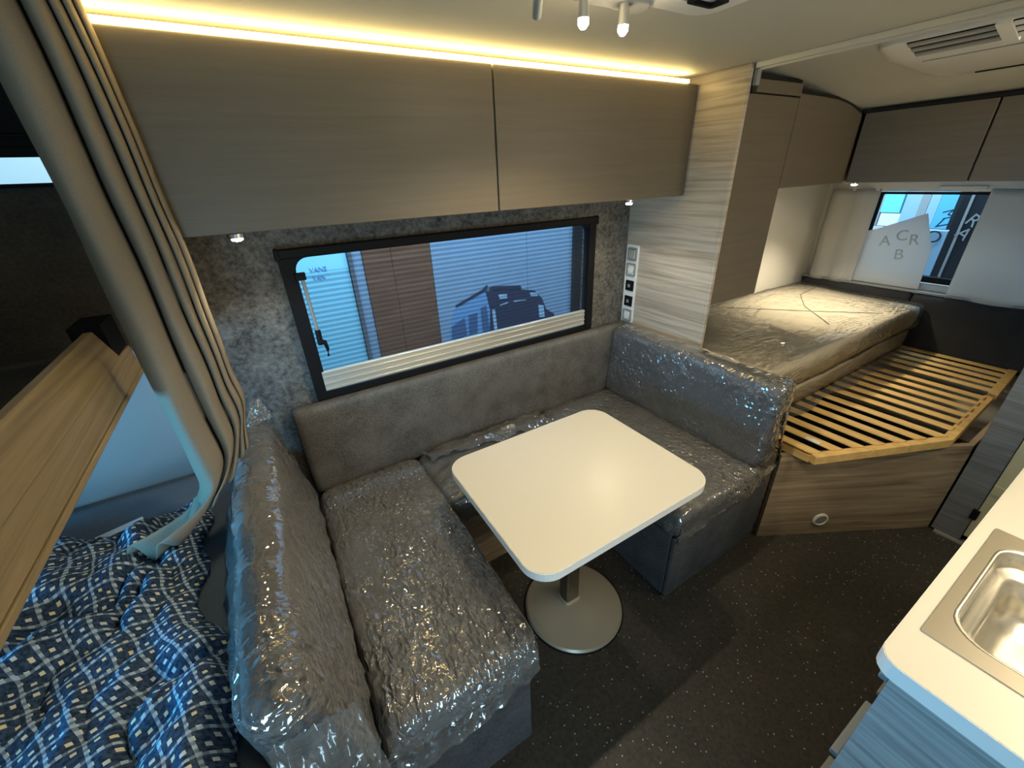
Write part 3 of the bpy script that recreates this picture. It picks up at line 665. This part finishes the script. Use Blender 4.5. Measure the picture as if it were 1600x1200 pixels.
gt = MB().grid(lambda u, v: (3.365 + .06 * v + .008 * math.sin(u * 17), .803 + .093 * u * (1 - .4 * v) - .015 * v, .815 - .24 * u - .05 * v + .015 * noise.noise(Vector((u * 8, v * 5, 2)))), 20, 8)
obj('wrap_end', gt, 'wrap', m2, smooth=True)
# pencil lines printed on the ticking
for k_, pts in enumerate((((2.38, 1.45), (2.71, 1.12), (2.99, .84)), ((2.57, .93), (2.80, 1.17), (3.03, 1.31), (3.31, 1.35)))):
    obj('seam_line', MB().tube([(x, y, .8165 + .018 * max(0, (y - 1.137) / .358) + .004 * math.sin(x * 5)) for x, y in pts], .0022, 6), 'grey_plastic', m2)

# ------------------------------------------------------------------ dinette
wc = tag(obj('wall_cushion', pillow(-.05, 1.685, 1.557, 1.622, .44, .842, .02, .025, .004), 'fabric_wall', smooth=True), 'long dark grey backrest cushion on the wall under the window', 'cushion')
bl = thing('bench_base', 'grey upholstered base of the left dinette bench', 'bench', (.15, 1.0, 0), 'dinette bench bases')
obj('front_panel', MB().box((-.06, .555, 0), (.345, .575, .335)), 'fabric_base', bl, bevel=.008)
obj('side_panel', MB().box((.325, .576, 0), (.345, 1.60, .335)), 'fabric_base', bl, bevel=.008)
obj('top_board', MB().box((-.06, .577, .318), (.324, 1.60, .338)), 'bedwood', bl)
br = thing('bench_base', 'grey upholstered base of the right dinette bench next to the bed', 'bench', (1.4, 1.0, 0), 'dinette bench bases')
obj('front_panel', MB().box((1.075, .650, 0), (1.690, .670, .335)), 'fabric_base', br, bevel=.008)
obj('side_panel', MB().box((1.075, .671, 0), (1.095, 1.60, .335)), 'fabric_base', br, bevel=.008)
obj('top_board', MB().box((1.096, .672, .318), (1.690, 1.60, .338)), 'bedwood', br)
bm_ = thing('bench_base', 'dark wood base of the middle bench behind the table', 'bench', (.7, 1.3, 0), 'dinette bench bases')
obj('front_panel', MB().box((.346, 1.215, 0), (1.074, 1.235, .335)), 'bedwood', bm_)
obj('top_board', MB().box((.346, 1.236, .318), (1.074, 1.60, .338)), 'bedwood', bm_)
def cushion(label, dims, r, wrapm, fab='fabric', puff=.012, shape=None, nz=.012, nscale=11, seed=1, grow=.006, name='seat_cushion', group='wrapped seat cushions', res=.018):
    c = tag(obj(name, pillow(*dims, r, .03, puff, shape), fab, smooth=True), label, 'cushion', group)
    obj('plastic_wrap', pillow(*dims, r, res, puff, shape, grow, nz, nscale, seed), wrapm, c, smooth=True)
    return c
cL = cushion('grey seat cushion of the left bench under crumpled shiny plastic', (-.045, .378, .568, 1.552, .342, .468), .035, 'wrap_seat', puff=.010, nz=.006, nscale=12, seed=2)
cM = cushion('grey seat cushion under the window behind the table in clear plastic', (.386, 1.068, 1.19, 1.552, .342, .468), .035, 'wrap', puff=.012, nz=.014, nscale=9, seed=4)
cR = cushion('grey seat cushion of the right bench beside the bed in clear plastic', (1.076, 1.600, .645, 1.552, .342, .465), .035, 'wrap', puff=.012, nz=.012, nscale=9, seed=7)
def lean_left(q, u):
    q = q.copy(); t = (q.z - .47) / .39; q.x -= .075 * t; return q
bkL = cushion('left grey backrest cushion in plastic beside the bunk, lit blue on top', (-.158, -.056, .505, 1.545, .472, .858), .04, 'wrap', 'fabric', .008, lean_left, .012, 8, 9, .006, 'back_cushion', 'wrapped back cushions')
def lean_right(q, u):
    q = q.copy(); t = (q.z - .47) / .37; q.x += .035 * t; return q
bkR = cushion('right grey backrest cushion tinted as if daylit, in plastic between bench and bed', (1.535, 1.645, .648, 1.548, .472, .840), .03, 'wrap', 'fabric_daylit', .006, lean_right, .010, 8, 13, .006, 'back_cushion', 'wrapped back cushions')
# loose plastic: tips, tails
def flap(parent, p00, p10, p01, p11, n1=24, n2=16, amp=.012, seed=0, mat='wrap'):
    a, b, c, e = map(Vector, (p00, p10, p01, p11)); nr = (b - a).cross(c - a).normalized()
    def fn(u, v):
        p = a * (1 - u) * (1 - v) + b * u * (1 - v) + c * (1 - u) * v + e * u * v
        k = abs(noise.noise(Vector((u * 7 + seed, v * 2.5, seed)))) + .5 * noise.noise(Vector((u * 15, v * 5, seed * 2)))
        return p + nr * amp * 1.6 * k
    obj('wrap_tail', MB().grid(fn, n1, n2), mat, parent, smooth=True)
flap(bkL, (-.20, 1.50, .86), (-.11, 1.52, .87), (-.16, 1.56, .93), (-.13, 1.57, .935), 14, 10, .01, 3)
flap(bkL, (-.225, .60, .84), (-.225, 1.30, .84), (-.275, .66, .73), (-.29, 1.20, .72), 40, 14, .008, 5, 'wrap_soft')
flap(bkL, (-.20, .485, .80), (-.06, .475, .80), (-.22, .40, .60), (-.03, .42, .50), 26, 22, .014, 8, 'wrap_soft')
flap(bkL, (-.20, .49, .60), (-.03, .48, .56), (-.19, .43, .42), (-.01, .45, .40), 26, 16, .012, 11, 'wrap_soft')
flap(cL, (-.04, .565, .44), (.37, .555, .44), (-.04, .53, .28), (.375, .545, .33), 40, 14, .014, 17)
flap(bkR, (1.60, .64, .84), (1.665, .645, .84), (1.66, .615, .48), (1.69, .64, .48), 12, 20, .012, 21)
flap(cR, (1.08, .64, .44), (1.68, .635, .45), (1.07, .63, .32), (1.69, .63, .43), 40, 12, .012, 25)
flap(cM, (.40, 1.545, .49), (1.05, 1.545, .49), (.42, 1.44, .515), (1.05, 1.40, .50), 50, 12, .02, 29)

# ------------------------------------------------------------------ table
tb = thing('dinette_table', 'cream rounded table on a single post between the benches', 'table', (.73, .84, 0))
TP = rrect(.371, 1.063, .553, 1.126, .075, 10)
obj('tabletop', MB().prism(TP, .6885, .710, 'z'), 'cream', tb, bevel=.001)
obj('edge_band', frame_mb([(x + (.0015 if x > .7 else -.0015), y + (.0015 if y > .84 else -.0015)) for x, y in TP], TP, .682, .7085, 'z'), 'white', tb)
obj('post', MB().prism(rrect(.690, .755, .820, .875, .012), .05, .682, 'z'), 'darksteel', tb, bevel=.002)
obj('top_plate', MB().box((.62, .75, .672), (.82, .95, .682)), 'darksteel', tb)
obj('collar', MB().prism(rrect(.682, .763, .812, .883, .02), .045, .062, 'z'), 'tablebase', tb, bevel=.005)
obj('base', MB().lathe([(.196, 0), (.199, .006), (.192, .014), (.12, .030), (.07, .044), (.045, .05)], (.735, .835, 0), 64), 'tablebase', tb, smooth=True, auto=30)
obj('base_rim', MB().lathe([(.203, 0), (.204, .004), (.199, .006)], (.735, .835, 0), 64), 'black', tb, smooth=True)

# ------------------------------------------------------------------ kitchen
kc = thing('kitchen_cabinet', 'grey wood kitchen cabinet under the sink worktop', 'cabinet', (1.3, -.3, 0))
obj('side_panel', MB().box((.690, -.70, 0), (.708, .012, .865)), 'kitchenwood', kc)
obj('carcass', MB().box((.709, -.70, .09), (1.98, -.01, .70)), 'kitchenwood', kc)
obj('plinth', MB().box((.72, -.65, 0), (1.98, -.05, .09)), 'black', kc)
for x0, x1 in ((.711, 1.12), (1.124, 1.55), (1.554, 1.98)):
    for z0, z1 in ((.10, .345), (.349, .595), (.599, .862)):
        dr = obj('drawer', MB().box((x0, -.008, z0), (x1, .012, z1)), 'kitchenwood', kc, bevel=.002)
        obj('handle', MB().box((x0 + .004, .012, z1 - .05), (x0 + .16, .026, z1 - .035)), 'grey_plastic', dr, bevel=.003)
wt = thing('kitchen_worktop', 'cream kitchen worktop with rounded corner around the sink', 'worktop', (1.3, -.3, .868))
SX0, SX1, SY0, SY1 = .776, 1.176, -.42, .016
t = MB(); r = .030; cnr = [(.676 + r - r * math.cos(math.radians(a)), .037 - r + r * math.sin(math.radians(a))) for a in (90, 72, 54, 36, 18, 0)]
t.prism(cnr + [(.676, -.70), (.79, -.70), (.79, .037)], .870, .9, 'z')
t.box((.79, -.70, .870), (1.162, -.41, .9)); t.box((.79, .004, .870), (1.162, .037, .9)); t.box((1.162, -.70, .870), (1.98, .037, .9))
obj('top_board', t, 'cream', wt)
eb = MB(); ed = [(.676, -.70)] + cnr[::-1] + [(1.98, .037)]
eo = [(.6745, -.70)] + [(x - .0015 * math.cos(math.radians(a)), y + .0015 * math.sin(math.radians(a))) for (x, y), a in zip(cnr[::-1], (0, 18, 36, 54, 72, 90))] + [(1.98, .0385)]
eb.prism(eo + ed[::-1], .868, .899, 'z'); obj('edge_band', eb, 'white', wt)
sk = thing('sink', 'stainless steel sink set in the cream worktop', 'sink', (.98, -.2, .75))
no = 6
bowl_o = rrect(.812, 1.140, -.36, -.002, .055, no)
def scale_ring(dx, z, rr): return [(x, y, z) for x, y in rrect(.812 + dx, 1.140 - dx, -.36 + dx, -.002 - dx, rr, no)]
out_ = rrect(SX0, SX1, SY0, SY1, .004, no)
obj('flange', frame_mb(out_, bowl_o, .8995, .9025, 'z'), 'steel_flat', sk, bevel=.001)
obj('bowl', MB().loft([scale_ring(0, .9025, .055), scale_ring(.004, .9035, .054), scale_ring(.008, .899, .052), scale_ring(.012, .868, .05), scale_ring(.026, .862, .05), scale_ring(.034, .856, .05), scale_ring(.040, .80, .05), scale_ring(.048, .775, .05), scale_ring(.075, .762, .04), scale_ring(.12, .760, .03)], False, True), 'steel', sk, smooth=True, auto=60)
obj('drain', MB().lathe([(.03, 0), (.03, .003), (.02, .001)], (.98, -.2, .7605), 24), 'chrome', sk)

# bathroom wall and door
bw_ = thing('door_1', 'cream bathroom door in a grey wood frame beside the bed', 'door', (2.44, -.2, 0)); bw_['kind'] = 'structure'
obj('door_frame', MB().box((2.435, .105, .012), (2.462, .205, 1.86)), 'darkgreyframe', bw_, bevel=.003)
obj('door_panel', MB().box((2.430, -.68, .05), (2.448, .103, 1.85)), 'doorcream', bw_, bevel=.003)
obj('sill', MB().box((2.425, -.68, .0), (2.462, .19, .012)), 'alu', bw_)
obj('rail', MB().box((2.426, -.68, .30), (2.4305, .10, .345)), 'doorcream', bw_)
obj('latch', MB().box((2.422, .095, .15), (2.44, .118, .20)), 'black', bw_, bevel=.002)
struct('wall_1', MB().box((2.463, .185, .0), (3.49, .205, 1.80)), 'greywood', 'grey wood bathroom partition along the bed', 'wall')

# ------------------------------------------------------------------ bunks
ub = thing('upper_bunk_rail', 'oak guard board of the upper bunk at the left', 'bunk rail', (-.36, .9, 1.165))
obj('upper_board', MB().prism([(-.352, 1.247), (-.378, 1.318), (-.395, 1.318), (-.38, 1.247)], .25, 1.285, 'y'), 'oak', ub, bevel=.002)
obj('lower_board', MB().prism([(-.352, 1.180), (-.356, 1.244), (-.39, 1.244), (-.39, 1.180)], .25, 1.40, 'y'), 'oak', ub, bevel=.002)
obj('edge_strip', MB().prism([(-.349, 1.166), (-.349, 1.179), (-.40, 1.179), (-.40, 1.166)], .25, 1.42, 'y'), 'oak', ub, bevel=.003)
obj('end_cap_or_shade', MB().box((-.42, 1.287, 1.245), (-.36, 1.40, 1.33)), 'black', ub)  # black block standing for the deep shadow past the board's end
ubm = tag(obj('upper_bunk', MB().box((-1.28, .0, 1.18), (-.41, 1.60, 1.22)), 'bunkfelt'), 'dark base of the upper bunk behind the oak guard board', 'bunk')
lb = tag(obj('bunk_mattress', pillow(-1.28, -.235, -.2, 1.60, .56, .705, .03, .05, .008), 'bunkmattress', smooth=True), 'dark blue mattress of the lower bunk under the plaid blanket', 'mattress')
tag(obj('storage_box', MB().box((-1.28, -.2, .0), (-.24, 1.60, .555)), 'bedwood'), 'wood box under the lower bunk mattress', 'bunk')
# blanket
def outline(x, y):
    # how far inside the heap: 0 at the edge, 1 well inside
    e = []
    xr = -.250 if y < .78 else -.250 - .085 * min(1, (y - .78) / .10)
    e.append((xr + .012 * math.sin(y * 31) - x) / .05); e.append((1.36 + .05 * math.sin(x * 14) + .35 * (x + .45) * -.5 - y) / .06)
    e.append((x + 1.12) / .05); e.append((y - .30) / .05)
    return max(0, min(1, min(e)))
def blk(u, v):
    x = -1.10 + .86 * u; y = .32 + 1.12 * v
    p = Vector((x * 4.2, y * 4.2, 3.1)); wx = fbm(p, 3); wy = fbm(p + Vector((9, 2, 4)), 3)
    q = Vector(((x - .35 * y) * 6.6 + wx * .9, (y + .35 * x) * 2.6 + wy * .9, .3))
    r1 = 1 - abs(noise.noise(q)) * 2.0; r2 = 1 - abs(noise.noise(q * 2.1 + Vector((3, 7, 1)))) * 2
    e = outline(x, y)
    h = .014 + .12 * abs(noise.noise(q * .80)) ** .8 + .040 * abs(noise.noise(q * 1.7 + Vector((4, 1, 6)))) + .012 * fbm(p * .5, 2)
    z = .712 + max(.004, h * (e ** .6))
    if e <= 0: z = .709
    x2 = x + .02 * wx * e; y2 = y + .02 * wy * e
    return (min(x2, -.238), y2, z)
bk = MB(); NU, NV = 200, 250
pts = {}
def buv(u, v):
    x = u * .86; y = v * 1.12
    return (x * .93 + y * .36 + .03 * noise.noise(Vector((u * 3, v * 3, 1))), -x * .36 + y * .93 + .03 * noise.noise(Vector((u * 3, v * 3, 7))))
bk.grid(blk, NU, NV, buv)
keep = []
for f in bk.f:
    c = [bk.v[i] for i in f]
    if min(outline(q[0], q[1]) for q in c) > 0: keep.append(f)
bk.f = keep
bkt = tag(obj('blanket', bk, 'blanket', smooth=True, thick=.006), 'crumpled navy plaid woven blanket heaped on the lower bunk', 'blanket')
obj('care_label', MB().prism([(-.62, 1.325), (-.50, 1.36), (-.51, 1.385), (-.63, 1.35)], .726, .728, 'z'), 'white', bkt)

# curtain, gathered and tied at the bunk end
def curtain_fn(s, t):
    # s across 0..1, t down 0..1
    bounds = [0, .46, .72, .86, .94, 1.0]
    k = max(i for i in range(5) if s >= bounds[i] - 1e-9); a = min(1, (s - bounds[k]) / (bounds[k + 1] - bounds[k]))
    ztop, zbot = 1.934, .722 + .21 * s ** 1.3
    z = ztop + (zbot - ztop) * t
    wdt = bounds[k + 1] - bounds[k]
    depth = (.030 + .07 * wdt)
    y = 1.235 - depth * math.sin(math.pi * min(1, a * .93 + .05)) ** .75 + .014 * k - (.030 * a if k < 4 else 0)
    bul = .016 * math.sin(math.pi * min(1, t * 1.0)) + .014 * math.exp(-((t - .86) / .06) ** 2) * s
    x = -.300 + .140 * s + bul * s - .006 * (1 - s) * math.sin(t * 3)
    x += .006 * noise.noise(Vector((s * 3, t * 5, 2)))
    y += .012 * noise.noise(Vector((s * 2, t * 4, 8)))
    if t > .86:
        q = (t - .86) / .14; g = q * q
        x -= g * (.20 * (1 - s) ** 1.2 + .01 * s); y -= g * (.03 * (1 - s) + .02); z += g * .035 * (1 - s) * (1 + math.sin(s * 30))
        y += .02 * g * math.sin(s * 16)
    return (x, y, z)
ct = tag(obj('bunk_curtain', MB().grid(curtain_fn, 110, 70), 'curtain', smooth=True, thick=.003), 'taupe curtain gathered in long folds beside the bunk', 'curtain')
